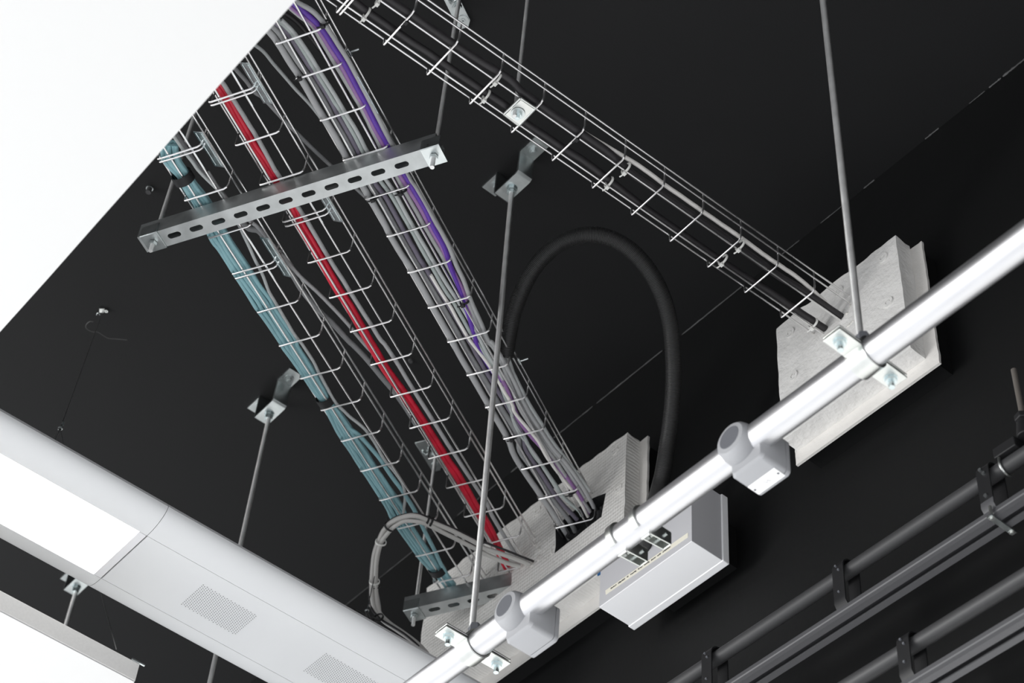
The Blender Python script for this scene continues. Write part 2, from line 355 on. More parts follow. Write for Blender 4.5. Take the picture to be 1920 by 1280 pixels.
def pipe_sensor(x, label, plate, dxc=.009):
    r = thing('pipe_sensor', label, 'sensor', P(x, PY - .03, 2.089))
    # collar: short drum whose axis is level and square to the pipe
    cy = PY + .0315; b = MB(); cx = x + dxc; rings = [(.0204, cy), (.0275, cy - .0015), (.0315, cy - .006), (.0338, cy - .014), (.0355, PY + .003)]
    n = 48; vs = [P(cx + math.cos(2 * math.pi * k / n) * rr, yy, PZ + math.sin(2 * math.pi * k / n) * rr) for rr, yy in rings for k in range(n)]
    b.add(vs, [(q * n + i, q * n + (i + 1) % n, (q + 1) * n + (i + 1) % n, (q + 1) * n + i) for q in range(4) for i in range(n)] + [tuple(range(4 * n, 5 * n))]); b.build('collar', M['plastic'], r)
    b = MB(); b.cyl(P(cx, cy + .0006, PZ), P(cx, cy - .004, PZ), .0206, n=48); b.build('end_cap', M['plastdark'], r, label='darker round end cap', bevel=.0008)
    # body: rounded housing behind the pipe
    w2, y0, y1, zt, zb, rr = .0345, -1.5065, -1.568, 2.163, 2.089, .008
    def rect(w, zt, zb, y, rr):
        out = []
        for cx, cz, a in ((w - rr, zt - rr, 0), (-w + rr, zt - rr, 90), (-w + rr, zb + rr, 180), (w - rr, zb + rr, 270)):
            for k in range(6):
                t = R_(a + 18 * k); out.append(P(x + cx + math.cos(t) * rr, y, cz + math.sin(t) * rr))
        return out
    b = MB(); rings = [rect(w2 - .004, zt - .004, zb + .004, y0, rr), rect(w2, zt, zb, y0 - .006, rr), rect(w2, zt, zb, y1 + .010, rr)]
    n = len(rings[0]); vs = sum(rings, []); fs = [(q * n + i, q * n + (i + 1) % n, (q + 1) * n + (i + 1) % n, (q + 1) * n + i) for q in range(2) for i in range(n)]
    b.add(vs, fs + [tuple(range(n)), tuple(range(2 * n, 3 * n))]); b.build('housing', M['plastic'], r)
    b = MB(); b.prism(rect(w2 - .0018, zt - .0018, zb + .0018, y1 + .0102, rr), (0, -.0016, 0)); b.build('lid_joint', M['seam'], r)
    b = MB(); b.prism(rect(w2, zt, zb, y1 + .0088, rr), (0, -.0088, 0)); b.build('lid', M['plastic'], r, bevel=.0015)
    if plate:
        b = MB(); b.box(P(x + .001, -1.5505, zb - .0006), (.058, .024, .0016)); pl = b.build('cover_plate', M['whitep'], r, bevel=.0006, label='white rectangular plate with two screws and a small mark')
        for dx in (-.024, .026):
            b = MB(); b.cyl(P(x + dx, -1.5505, zb - .0012), P(x + dx, -1.5505, zb - .0019), .0020, n=12); b.build('screw', M['plastdark'], pl)
        b = MB(); z = zb - .0017
        b.tube([P(x + .0045, -1.5465, z), P(x + .0015, -1.553, z), P(x - .002, -1.548, z), P(x - .0055, -1.5545, z)], .0005, n=4); b.build('mark', M['inkp'], pl)
pipe_sensor(1.472, 'grey plastic sensor with a white screwed plate clipped over the silver pipe', True)
pipe_sensor(2.018, 'plain grey plastic sensor clipped over the silver pipe beside the hanging clamp', False)

# ================================================================== RODS, BRACKETS
def hexn(b, c, h=.009, r=.0105): b.cyl(Vector(c) - Vector((0, 0, h / 2)), Vector(c) + Vector((0, 0, h / 2)), r, n=6)
def rod(top, bot, r, label):
    a = P(*top); b_ = P(*bot); m = MB(); m.cyl(a, b_, r, n=14)
    return tag(m.build('threaded_rod', M['rod']), label, 'rod')
def omega_bracket(xn, y, label):
    """folded hat strap: feet on the ceiling, lowered middle plate carrying the rod"""
    r = thing('ceiling_bracket', label, 'bracket', P(xn, y, 3.47)); t = .004; w_ = .040
    # profile in xz, extruded in y; rod sits 45 mm from the right web
    prof = [(-.098, CEIL - t), (-.098, CEIL), (-.046 + t, CEIL), (-.046 + t, CEIL - .004), (-.044 + t, 3.478), (-.036 + t, 3.470 + t), (.034, 3.470 + t), (.041 - t, 3.478), (.041 - t, CEIL), (.092, CEIL), (.092, CEIL - t), (.041, CEIL - t),
            (.041, 3.474), (.037, 3.470), (-.038, 3.470), (-.046, 3.476), (-.046, CEIL - t)]
    b = MB(); n = len(prof); vs = [P(xn + q[0], y - w_ / 2, q[1]) for q in prof] + [P(xn + q[0], y + w_ / 2, q[1]) for q in prof]
    fs = [(i, (i + 1) % n, n + (i + 1) % n, n + i) for i in range(n)]
    b.add(vs, fs)
    # side caps as quads following the strap
    pairs = [(0, 1, 2, 16), (16, 2, 3, 15), (15, 3, 4, 15), (15, 4, 5, 14), (14, 5, 6, 13), (13, 6, 7, 12), (12, 7, 8, 11), (11, 8, 9, 10)]
    for q in pairs:
        q = list(dict.fromkeys(q))
        if len(q) >= 3: b.add([vs[i] for i in q], [tuple(range(len(q)))]); b.add([vs[n + i] for i in q], [tuple(range(len(q)))])
    b.build('strap', M['zinc'], r, smooth=40)
    for dx, nm in ((-.068, 'anchor_bolt'), (.066, 'anchor_bolt')):
        b = MB(); b.cyl(P(xn + dx, y, CEIL - t), P(xn + dx, y, CEIL - t - .002), .012, n=20); hexn(b, P(xn + dx, y, CEIL - t - .006), .008, .0085); b.cyl(P(xn + dx, y, CEIL - t - .009), P(xn + dx, y, CEIL - t - .014), .005, n=10)
        b.build(nm, M['zinc'], r)
    b = MB(); b.cyl(P(xn, y, 3.470), P(xn, y, 3.468), .013, n=20); hexn(b, P(xn, y, 3.463), .009, .0112); hexn(b, P(xn, y, 3.453), .008, .0105); b.build('lock_nut', M['bluezinc'], r)
omega_bracket(2.1687, -1.503, 'zinc folded strap bracket on the black ceiling beside the small tray')
omega_bracket(3.129, -1.503, 'zinc folded strap bracket on the black ceiling left of the teal cables')
omega_bracket(4.052, -1.490, 'zinc folded strap bracket showing below the long light fitting, bottom left')
omega_bracket(1.236, -1.503, 'zinc folded strap bracket above the right-hand rod, beyond the top edge')
rod((2.1687, -1.503, 3.47), (2.156, -1.510, 2.185), .0060, 'long threaded rod crossing in front of the grey cable tray down to the silver pipe')
rod((3.129, -1.504, 3.47), (3.129, -1.510, 2.165), .0055, 'threaded rod passing behind the long light fitting')
rod((4.052, -1.492, 3.47), (4.052, -1.500, 2.165), .0060, 'short visible threaded rod above the felt-edged white panel, bottom left')
rod((1.2300, -1.503, 3.47), (1.230, -1.510, 2.185), .0060, 'bright threaded rod dropping to the pipe in front of the right fire collar')
AL = -.480778; BE = .02419
SV = Vector((math.sin(AL), math.cos(AL), 0)); UV = Vector((math.cos(AL), -math.sin(AL), 0))
SB = Vector((math.sin(BE), math.cos(BE), 0)); UB = Vector((math.cos(BE), -math.sin(BE), 0))
def tp(s, u, z, S=SV, U=UV): return EYE + S * s + U * u + Vector((0, 0, z))
RT = Matrix((UV, SV, (0, 0, 1))).transposed()    # local x=u, y=s
RB = Matrix((UB, SB, (0, 0, 1))).transposed()
def flat_bracket(c, nut_off, label):
    r = thing('ceiling_bracket', label, 'bracket', c)
    b = MB(); w_ = .0165; pts = [(-w_, .070), (-w_, -.030), (-.006, -.044), (.010, -.044), (w_, -.036), (w_, .070)]
    poly = [c + RT @ Vector((x, y, 0)) for x, y in pts]; b.prism([p + Vector((0, 0, -.001)) for p in poly], (0, 0, -.004)); b.build('plate', M['zinc'], r, bevel=.0008)
    b = MB(); q = c + RT @ Vector((-.002, -.024, -.005)); b.ring(q - Vector((0, 0, .001)), (0, 0, 1), .003, .0125, .002, n=24); b.ring(q - Vector((0, 0, .0025)), (0, 0, 1), .002, .0055, .002, n=16); b.build('washer', M['zinc'], r)
    b = MB(); b.tube([c + RT @ Vector((-.012, .045, -.006)), c + RT @ Vector((-.010, .030, -.010)), c + RT @ Vector((.004, .026, -.011)), c + RT @ Vector((.010, .036, -.008))], .0028, n=8); b.build('spring_clip', M['zinc'], r)
    nb = Vector(nut_off); b = MB(); b.cyl(nb, nb - Vector((0, 0, .03)), .0075, n=12); hexn(b, nb - Vector((0, 0, .020)), .010, .0105); b.build('rod_coupler', M['zinc'], r)
flat_bracket(P(1.930, -1.148, CEIL), P(1.912, -1.134, CEIL - .004), 'zinc plate with a round washer on the ceiling at the top edge')
flat_bracket(P(3.040, -1.945, CEIL), P(3.000, -1.929, CEIL - .004), 'zinc plate on the ceiling glimpsed behind the red cable')
pr = tp(-1.885, 1.166, 0) - EYE; pl_ = tp(-1.885, 1.788, 0) - EYE; p2 = tp(-3.0965, 1.766, 0) - EYE
rod((pr.x, pr.y, CEIL), (pr.x, pr.y, 2.945), .0045, 'threaded rod carrying the right end of the slotted channel, passing behind the small tray')
rod((pl_.x, pl_.y, CEIL), (pl_.x, pl_.y, 2.955), .0045, 'short slanting threaded rod at the left end of the slotted channel')
rod((p2.x, p2.y, CEIL), (p2.x, p2.y, 2.950), .0045, 'threaded rod down to the small slotted channel, behind the cable loop')
rod((1.744, -1.197, CEIL), (1.744, -1.197, 3.005), .0040, 'thin threaded rod at the top edge ending in the bright square hanger plate')

# ================================================================== SLOTTED CHANNELS
def strut(label, s, u0, u1, slots, ends):
    z = 2.985; c = tp(s, (u0 + u1) / 2, z); r = thing('slotted_channel', label, 'channel', c)
    w_ = .0205; t = .0025; h = .041; L = u1 - u0
    prof = [(-w_, 0), (w_, 0), (w_, h), (w_ - .010, h), (w_ - .010, h - .006), (w_ - .010 + t, h - .006), (w_ - .010 + t, h - t), (w_ - t, h - t), (w_ - t, t), (-w_ + t, t), (-w_ + t, h - t), (-w_ + .010 - t, h - t), (-w_ + .010 - t, h - .006), (-w_ + .010, h - .006), (-w_ + .010, h), (-w_, h)]
    b = MB(); b.prism([tp(s, u0, z) + RT @ Vector((0, y, zz)) for y, zz in prof], UV * L); o = b.build('channel', M['galv'], r, smooth=0)
    cb = MB()
    for u in slots:
        n = 10; poly = []
        for k in range(n + 1): a = R_(-90 + 180 * k / n); poly.append((.0085 + math.cos(a) * .0062, math.sin(a) * .0062))
        for k in range(n + 1): a = R_(90 + 180 * k / n); poly.append((-.0085 + math.cos(a) * .0062, math.sin(a) * .0062))
        cb.prism([tp(s, u, z - .01) + RT @ Vector((x, y, 0)) for x, y in poly], (0, 0, .018))
    co = cb.build('cutter', M['galv'], r, smooth=0); boolean(o, [co])
    for p in o.data.polygons: p.use_smooth = False
    for u in ends:
        b = MB(); b.box(tp(s, u, z - .002), (.040, .0425, .0035), RT); b.box(tp(s + .0215, u, z + .012), (.040, .002, .030), RT); b.build('square_washer', M['zinc'], r, bevel=.0006)
        b = MB(); hexn(b, tp(s, u, z - .009), .008, .0085); b.build('nut', M['zinc'], r)
strut('galvanised slotted channel hung under the three cable trays, upper left', -1.885, 1.1565, 1.8145, [1.7397 - .0505 * k for k in range(11)], [1.166, 1.788])
strut('short galvanised slotted channel running into the long fire collar', -3.0965, 1.50, 1.787, [1.7137 - .0504 * k for k in range(4)], [1.766])

# ================================================================== CABLE TRAYS
def tray(label, S, U, RM, uL, uR, s_list, s0, s1, hL, hR, rails_r, z=TZ, splices=(), wr=.0021, mids=None, colour='wire'):
    r = thing('cable_tray', label, 'cable tray', tp((s0 + s1) / 2, (uL + uR) / 2, z, S, U))
    m1 = uL - .025 if mids is None else mids[0]; m2 = m1 - .050
    for u, dz in [(m1, 0), (m2, 0), (uL + .0035, hL), (uR - .002, rails_r[0]), (uR - .002, rails_r[1])]:
        b = MB(); b.cyl(tp(s0, u, z + dz + .001, S, U), tp(s1, u, z + dz + .001, S, U), wr, n=8); b.build('long_wire', M[colour], r)
    prof = [(uL, hL), (uL, .006), (uL - .002, .001), (uL - .006, 0), (uR + .008, 0), (uR + .003, .003), (uR, .012), (uR - .001, hR)]
    root_c = world_loc(r); me = None
    for s in s_list:
        if me is None:
            b = MB(); b.tube([tp(s, u, z + zz - wr * 1.7, S, U) for u, zz in prof], wr, n=8); o = b.build('cross_wire', M[colour], r); me = o.data; s_first = s
        else:
            o = bpy.data.objects.new('cross_wire', me); C.objects.link(o); o.parent = r; o.location = S * (s - s_first)
    for sa, sb, u, z0, z1 in splices:
        b = MB(); c = tp((sa + sb) / 2, u, z + (z0 + z1) / 2, S, U); L = abs(sb - sa)
        tl = RM @ Matrix.Rotation(R_(58), 3, 'Y'); c = c + RM @ Vector((.004, 0, -.010))
        b.box(c, (.0016, L, z1 - z0), tl)
        for k in (-.3, .3): b.cyl(c + tl @ Vector((-.0008, -L * .46, (z1 - z0) * k)), c + tl @ Vector((-.0008, L * .46, (z1 - z0) * k)), .0024, n=8)
        b.build('splice_plate', M['bluezinc'], r, bevel=.0005)
    return r
s1l = [-1.641, -1.733, -1.741, -1.842, -1.943, -2.044, -2.057] + [-2.155 - .0998 * k for k in range(10)]
tray('wire cable tray carrying the teal cables, leftmost of the three', SV, UV, RT, 1.702, 1.603, s1l, -1.62, -3.17, .018, .054, (.030, .052), splices=[(-1.71, -1.80, 1.597, .008, .036), (-1.99, -2.10, 1.597, .008, .036)])
s2l = [-1.557, -1.649, -1.657, -1.757, -1.859, -1.958, -1.970] + [-2.071 - .0995 * k for k in range(11)]
tray('wire cable tray carrying the red cable, middle of the three', SV, UV, RT, 1.540, 1.441, s2l, -1.53, -3.10, .044, .054, (.030, .052), splices=[(-1.60, -1.70, 1.435, .008, .036), (-1.90, -2.005, 1.435, .008, .036)], mids=(1.516, 1.466))
s3l = [-1.577, -1.660] + [-1.762 - .1006 * k for k in range(13)]
tray('wire cable tray packed with grey and violet cables, right one of the three', SV, UV, RT, 1.357, 1.259, s3l, -1.49, -3.035, .016, .054, (.030, .052), splices=[(-1.70, -1.79, 1.253, .008, .036)], mids=(1.334, 1.283))
s4l = [-.679, -.772, -.779] + [-.879 - .1010 * k for k in range(11)] + [-1.995]
tray('small wire cable tray with black cables crossing from the top to the right fire collar', SB, UB, RB, 1.820, 1.7215, s4l, -.60, -2.04, .022, .055, (.032, .054), mids=(1.7975, 1.7475))
# clips on the rails
def rail_clip(p, rm, label):
    r = thing('rail_clip', label, 'clip', p); b = MB(); b.box(p, (.006, .016, .006), rm); b.build('body', M['zinc'], r, bevel=.001)
    b = MB(); b.cyl(p, p + rm @ Vector((-.020, 0, .002)), .0022, n=8); b.build('bolt', M['zinc'], r)
rail_clip(at(655, 99, 3.07), RT, 'small zinc bolt and clip on the rail of the grey and violet cable tray')
rail_clip(at(974, 677, 3.07), RT, 'tiny zinc clip on the tray rail just right of the hose end')
# square hanger plate
hp = thing('hanger_plate', 'bright square hanger plate with washer and nut under the small tray', 'hanger', P(1.744, -1.205, 3.02))
b = MB(); cs = [at(x, y, 3.022) for x, y in ((976, 185), (1004, 204), (973, 236), (945, 215))]; b.prism(cs, (0, 0, .003)); b.build('plate', M['plate'], hp, bevel=.0008)
b = MB()
for a_, c_ in ((0, 1), (1, 2), (2, 3), (3, 0)): b.tube([cs[a_] + Vector((0, 0, .0015)), cs[c_] + Vector((0, 0, .0015))], .0028, n=8)
b.build('rolled_edge', M['plate'], hp)
b = MB(); cc = P(1.744, -1.204, 3.021); b.cyl(cc, cc - Vector((0, 0, .002)), .0135, n=28); b.build('washer', M['zinc'], hp)
b = MB(); hexn(b, cc - Vector((0, 0, .006)), .008, .0082); b.cyl(cc - Vector((0, 0, .008)), cc - Vector((0, 0, .018)), .0042, n=12); b.build('nut', M['bluezinc'], hp)

# ================================================================== CABLES
def cable(name, pts, r, m, label, z=None, group=None, k=5, wob=.0006, n=8, zs=None, flat=1.0, cat='cable'):
    zz = TZ + .0045 + r if z is None else z
    w3 = [at(p[0], p[1], (zs[i] if zs else zz)) for i, p in enumerate(pts)]
    w3 = catmull(w3, k)
    sd = random.random() * 50
    w3 = [p + Vector((noise.noise(Vector((i * .35, sd, 0))), noise.noise(Vector((i * .35, sd, 5))), noise.noise(Vector((i * .35, sd, 9))))) * wob for i, p in enumerate(w3)]
    b = MB(); b.tube(w3, r, n=n, flat=flat)
    o = b.build(name, m, smooth=80); tag(o, label, cat, group); return o
def st(*rows): return [p for p in rows]
c_ = lambda *q: T(480, 0, q); b_ = lambda *q: T(480, 320, q); a_ = lambda *q: T(480, 640, q); d_ = lambda *q: T(0, 0, q); g_ = lambda *q: T(0, 320, q)
e_ = lambda *q: T(480, 960, q); h_ = lambda *q: T(960, 0, q); f_ = lambda *q: T(960, 320, q); k_ = lambda *q: T(1440, 320, q); i_ = lambda *q: T(960, 640, q)
z4_ = lambda *q: T(600, 760, q, 8 / 3)
# --- grey and violet tray
G3 = 'grey cables in the right tray'
cable('cable', c_((60, 195), (130, 270), (190, 360), (270, 490), (340, 590), (440, 770), (515, 890), (600, 1030), (680, 1180)) + b_((800, 110), (860, 215), (950, 370), (1015, 500), (1100, 640), (1185, 765), (1335, 1035), (1460, 1250)) + a_((1520, 90), (1620, 260), (1760, 500), (1890, 730)) + i_((15, 850), (110, 1000), (235, 1180)) + z4_((1195, 580), (1240, 650), (1262, 690)), .0070, M['grey'], 'thick mid-grey cable along the left edge of the packed tray')
cable('cable', c_((95, 170), (170, 240), (235, 340), (330, 480), (400, 575), (500, 740), (570, 870), (660, 1020), (740, 1170)) + b_((860, 110), (920, 200), (1010, 360), (1085, 490), (1165, 630), (1245, 760), (1400, 1020), (1530, 1250)) + a_((1590, 80), (1690, 240), (1830, 480), (1960, 700)) + i_((60, 820), (165, 970), (300, 1175)) + z4_((1250, 580), (1275, 630)), .0062, M['greyd'], 'dark grey cable second from the left edge of the packed tray')
cable('cable', c_((140, 160), (240, 250), (330, 390), (440, 560), (540, 720), (600, 830), (700, 1010), (775, 1150)) + b_((900, 100), (970, 195), (1060, 360), (1125, 475), (1205, 620), (1285, 750), (1440, 1005), (1580, 1240)) + a_((1640, 70), (1730, 230), (1870, 460), (2000, 690)) + i_((100, 800), (200, 960), (330, 1160)) + z4_((1285, 570),), .0052, M['dimv'], 'dull violet-grey cable between the dark grey and pale green ones', wob=.001)
cable('cable', c_((150, 140), (260, 240), (360, 390), (450, 540), (560, 720), (640, 845), (735, 1010), (805, 1145)) + b_((930, 70), (1010, 180), (1110, 350), (1170, 455), (1250, 600), (1325, 730), (1420, 900), (1490, 1000), (1600, 1200)) + a_((1680, 40), (1790, 215)) + i_((5, 560), (80, 690), (150, 830), (230, 935), (330, 1080), (400, 1180)) + z4_((1290, 520), (1310, 550)), .0044, M['lgrn'], 'left of two pale green-grey cables running side by side')
cable('cable', c_((190, 150), (280, 240), (390, 390), (475, 530), (590, 710), (665, 835), (765, 1000), (835, 1135)) + b_((970, 60), (1040, 165), (1135, 340), (1195, 448), (1280, 590), (1350, 715), (1450, 880), (1530, 1000), (1640, 1190)) + a_((1740, 100), (1850, 290)) + i_((20, 620), (110, 760), (200, 890), (290, 1030), (370, 1160)), .0044, M['greyl'], 'right of two pale cables running side by side, lighter grey')
cable('cable', c_((240, 45), (330, 120), (420, 190), (500, 320), (600, 490), (690, 640), (780, 795), (860, 950), (935, 1105)) + b_((1060, 50), (1115, 150), (1200, 300), (1270, 425), (1350, 560), (1430, 700), (1545, 920), (1600, 1010), (1700, 1240)) + a_((1790, 60), (1900, 300)) + i_((60, 500), (150, 640), (240, 780), (330, 900), (420, 1040), (520, 1180)) + z4_((1350, 530),), .0048, M['grey'], 'grey cable lying under the left flank of the violet ones')
cable('cable', c_((220, 25), (340, 115), (460, 215), (560, 370), (640, 490), (720, 640), (800, 790), (880, 950), (965, 1100)) + b_((1080, 30), (1150, 140), (1240, 290), (1310, 425), (1400, 580), (1470, 740), (1550, 900), (1600, 1040), (1640, 1260)) + a_((1680, 60), (1770, 190), (1870, 330)) + i_((40, 560), (130, 690), (230, 800), (330, 920), (430, 1050), (520, 1180)) + z4_((1340, 540),), .0056, M['purple'], 'pinkish purple cable in the packed tray, paler of the violet pair')
cable('cable', c_((270, 15), (380, 105), (485, 205), (590, 365), (665, 478), (745, 630), (828, 785), (905, 940), (990, 1090)) + b_((1110, 20), (1175, 130), (1265, 280), (1325, 410), (1410, 570), (1460, 720), (1530, 890), (1580, 1040), (1640, 1230)) + a_((1660, 30), (1740, 170), (1830, 300)), .0056, M['violet'], 'deep violet cable in the packed tray, darker of the violet pair', z=TZ + .0085)
cable('cable', c_((290, 5), (430, 90), (520, 190), (620, 340), (690, 450), (780, 620), (860, 770), (940, 930), (1010, 1070)) + b_((1150, 60), (1200, 130), (1290, 290), (1355, 400), (1440, 550), (1500, 700), (1560, 830), (1610, 970), (1690, 1150), (1740, 1270)) + a_((1780, 20), (1880, 190), (1960, 350)) + i_((110, 500), (200, 640), (300, 790), (380, 880), (470, 1000), (560, 1140)) + z4_((1370, 510),), .0050, M['grey'], 'grey cable along the right flank of the violet ones')
cable('cable', b_((1310, 780), (1400, 930), (1460, 1020), (1530, 1150), (1590, 1250)) + a_((1620, 10), (1720, 140), (1770, 215), (1840, 340), (1920, 470)) + i_((20, 530), (100, 630), (190, 740), (250, 850), (300, 920), (390, 1040), (460, 1130)) + z4_((1310, 500), (1340, 556)), .0038, M['wcable'], 'bright white cable winding through the lower half of the packed tray', z=TZ + .0045)
cable('cable', c_((200, 90), (300, 160), (400, 270), (480, 370), (540, 440), (640, 620), (700, 760)), .0050, M['bcable'], 'black cable bending down into the packed tray near the white panel', z=TZ + .03)
cable('cable', a_((1860, 120), (1885, 170), (1900, 230), (1920, 300)) + i_((70, 480), (160, 620), (260, 770), (370, 900), (460, 1030), (540, 1160)), .0052, M['grey'], 'grey cable leaving the lower end of the black hose on the left', zs=[3.06, 3.055, 3.05] + [3.045] * 7)
cable('cable', a_((1885, 115), (1905, 170), (1925, 230)) + i_((35, 290), (110, 440), (210, 600), (310, 760), (410, 890), (500, 1010), (580, 1120)), .0050, M['greyl'], 'grey cable leaving the lower end of the black hose on the right', zs=[3.06, 3.055, 3.05] + [3.045] * 7)
# --- crossing cables near the ceiling
cable('cable', c_((-20, 330), (60, 390), (150, 500), (300, 670), (420, 800), (500, 900), (620, 1020)), .0036, M['greyl'], 'thin pale cable slanting behind the packed tray near the white panel', z=3.10)
cable('cable', d_((1640, 370), (1700, 440), (1760, 510), (1840, 600)) + c_((-10, 690), (60, 740), (220, 910), (400, 1090), (560, 1240)) + b_((750, 130), (830, 205), (900, 290)), .0042, M['greyd'], 'thin dark grey cable slanting behind the middle tray to the packed one', z=3.095)
# --- red tray
redp = d_((1600, 580), (1650, 650), (1700, 730), (1770, 860), (1850, 1000), (1905, 1100)) + c_((50, 1190), (100, 1270)) + b_((125, 30), (200, 140), (285, 275), (335, 400), (430, 560), (520, 720), (610, 880), (690, 1000), (775, 1150), (850, 1280)) + a_((935, 145), (1010, 260), (1115, 400), (1215, 550), (1325, 720), (1425, 880), (1515, 1010), (1595, 1150), (1660, 1262)) + e_((1730, 90), (1790, 210), (1840, 320), (1885, 410))
cable('cable', [(x - 3.2, y + 2) for x, y in redp], .0062, M['red'], 'red cable in the middle tray, left of the twisted red pair')
cable('cable', [(x + 3.2, y - 2) for x, y in redp], .0062, M['red'], 'red cable in the middle tray, right of the twisted red pair', z=TZ + .014)
cable('cable', d_((1640, 580), (1690, 650), (1765, 770), (1850, 905), (1915, 1010)) + c_((30, 1070), (95, 1185), (140, 1270)) + b_((160, 20), (240, 150), (320, 280), (370, 355), (450, 490), (550, 660), (655, 825), (745, 970), (835, 1110), (930, 1260)) + a_((965, 20), (1045, 140), (1180, 360), (1320, 580), (1440, 770), (1570, 970), (1690, 1150), (1740, 1230)) + [(923, 967), (944, 1002), (967, 1040)], .0048, M['grey'], 'grey cable beside the red pair in the middle tray')
cable('cable', a_((1380, 860), (1470, 980), (1560, 1110), (1650, 1240)) + [(905, 975), (925, 1008), (945, 1042)], .0042, M['greyd'], 'dark grey cable tucked behind the lower end of the red pair', z=TZ + .02)
# --- teal bundle
tb = [(318, 268), (323, 297), (343, 325), (358, 350), (382, 383), (410, 438), (424, 460), (450, 500), (476, 540)] + b_((52, 975), (88, 1030), (170, 1150), (245, 1260)) + a_((265, 30), (330, 130), (405, 245), (470, 350), (522, 430), (590, 530), (660, 650), (730, 760), (790, 850), (870, 970), (955, 1100), (1040, 1230)) + e_((1075, 20), (1140, 130), (1210, 230), (1280, 330), (1355, 425), (1420, 500), (1465, 560))
wid = [.017, .017, .012, .014, .018, .020, .020, .021, .021] + [.021, .021, .020, .019] + [.018, .017, .016, .014, .010, .014, .017, .018, .019, .018, .019, .020] + [.020, .019, .018, .016, .012, .013, .013]
tp3 = [at(x, y, TZ + .016) for x, y in tb]
cl = catmull(tp3, 5)
def lerpw(i): t = i / (len(cl) - 1) * (len(wid) - 1); a = int(t); return wid[min(a, len(wid) - 1)] * (1 - (t - a)) + wid[min(a + 1, len(wid) - 1)] * (t - a)
NT = 9; names = ['leftmost', 'second from the left', 'third from the left', 'fourth from the left', 'middle', 'fourth from the right', 'third from the right', 'second from the right', 'rightmost']
for q in range(NT):
    pts = []
    for i, p in enumerate(cl):
        ww = lerpw(i); d = (cl[min(i + 1, len(cl) - 1)] - cl[max(i - 1, 0)]).normalized(); sd = Vector((d.y, -d.x, 0)).normalized() * -1
        f = (q / (NT - 1) - .5) * 2 + .22 * noise.noise(Vector((i * .11, q * 3.3, 0)))
        zz = (.0055 if q % 2 else -.0055) + .003 * noise.noise(Vector((i * .14, q * 5.1, 4)))
        zz *= min(1, ww / .012)
        pts.append(p + sd * f * (ww - .003) + Vector((0, 0, zz)))
    b = MB(); b.tube(pts, .0046, n=8)
    tag(b.build('cable', M['teal'], smooth=80), 'thin teal cable, %s of the nine bundled in the left tray' % names[q], 'cable', 'teal cables of the left tray bundle')
cable('cable', a_((610, 560), (680, 640), (760, 690), (820, 750), (930, 880), (1000, 985), (1080, 1095), (1150, 1200), (1195, 1280)) + e_((1220, 50), (1255, 120), (1300, 210), (1350, 310), (1395, 400), (1440, 480), (1490, 555)), .0050, M['teal'], 'single teal cable strayed right of the teal bundle in its lower half')
cable('cable', d_((1290, 1000), (1320, 1045), (1380, 1130), (1440, 1210), (1500, 1290)) + g_((1620, 130), (1700, 220), (1790, 400)) + b_((-20, 640), (45, 770), (95, 900), (135, 970), (205, 1090), (290, 1230)) + a_((345, 20), (425, 140), (475, 240), (535, 350), (600, 460), (700, 560), (800, 640), (880, 740), (960, 880), (1050, 990), (1105, 1080), (1118, 1180), (1108, 1260)) + e_((1108, 60),), .0036, M['greyl'], 'thin grey cable hugging the right side of the teal bundle')
cable('cable', d_((1300, 985), (1370, 1080), (1430, 1180), (1490, 1260)) + g_((1580, 70), (1650, 150), (1720, 250), (1850, 420)) + b_((20, 450), (70, 510), (155, 600), (255, 750), (335, 880), (405, 970), (505, 1080), (600, 1170), (690, 1270)) + a_((745, 40), (855, 160), (955, 280), (1055, 400), (1135, 515), (1200, 620)), .0062, M['greyd'], 'thick grey cable slanting from the teal tray under the red one', z=3.10)
cable('cable', g_((1560, 10), (1680, 190), (1880, 380)) + b_((0, 410), (90, 510), (200, 640), (330, 790), (450, 900), (560, 1010), (690, 1150), (780, 1260)) + a_((880, 90),), .0042, M['grey'], 'thinner grey cable crossing from the teal tray towards the red cables', z=3.075)
# straps on teal bundle
def strap(px, py, rad, zc, label, dirpx, m='tieb', wdt=.020, flat=.95):
    c = at(px, py, zc); q = at(px + dirpx[0], py + dirpx[1], zc); d = (q - c).normalized(); up = Vector((0, 0, 1)); side = d.cross(up).normalized()
    b = MB(); vs = []; n = 24
    for rr, hh in ((rad, -wdt / 2), (rad + .0018, -wdt / 2), (rad + .0018, wdt / 2), (rad, wdt / 2)):
        for i in range(n): t = 2 * math.pi * i / n; vs.append(c + side * math.cos(t) * rr + up * math.sin(t) * rr * flat + d * hh)
    fs = [(k * n + i, k * n + (i + 1) % n, ((k + 1) % 4) * n + (i + 1) % n, ((k + 1) % 4) * n + i) for k in range(4) for i in range(n)]
    b.add(vs, fs); tag(b.build('cable_strap', M[m]), label, 'cable strap')
strap(343, 332, .0200, TZ + .014, 'black hook-and-loop strap round the teal bundle at its top left', (20, 32))
strap(610, 749, .0180, TZ + .014, 'black hook-and-loop strap round the teal bundle midway down', (20, 32))
strap(820, 1067, .0190, TZ + .014, 'black hook-and-loop strap round the teal bundle at its lower end', (20, 32))
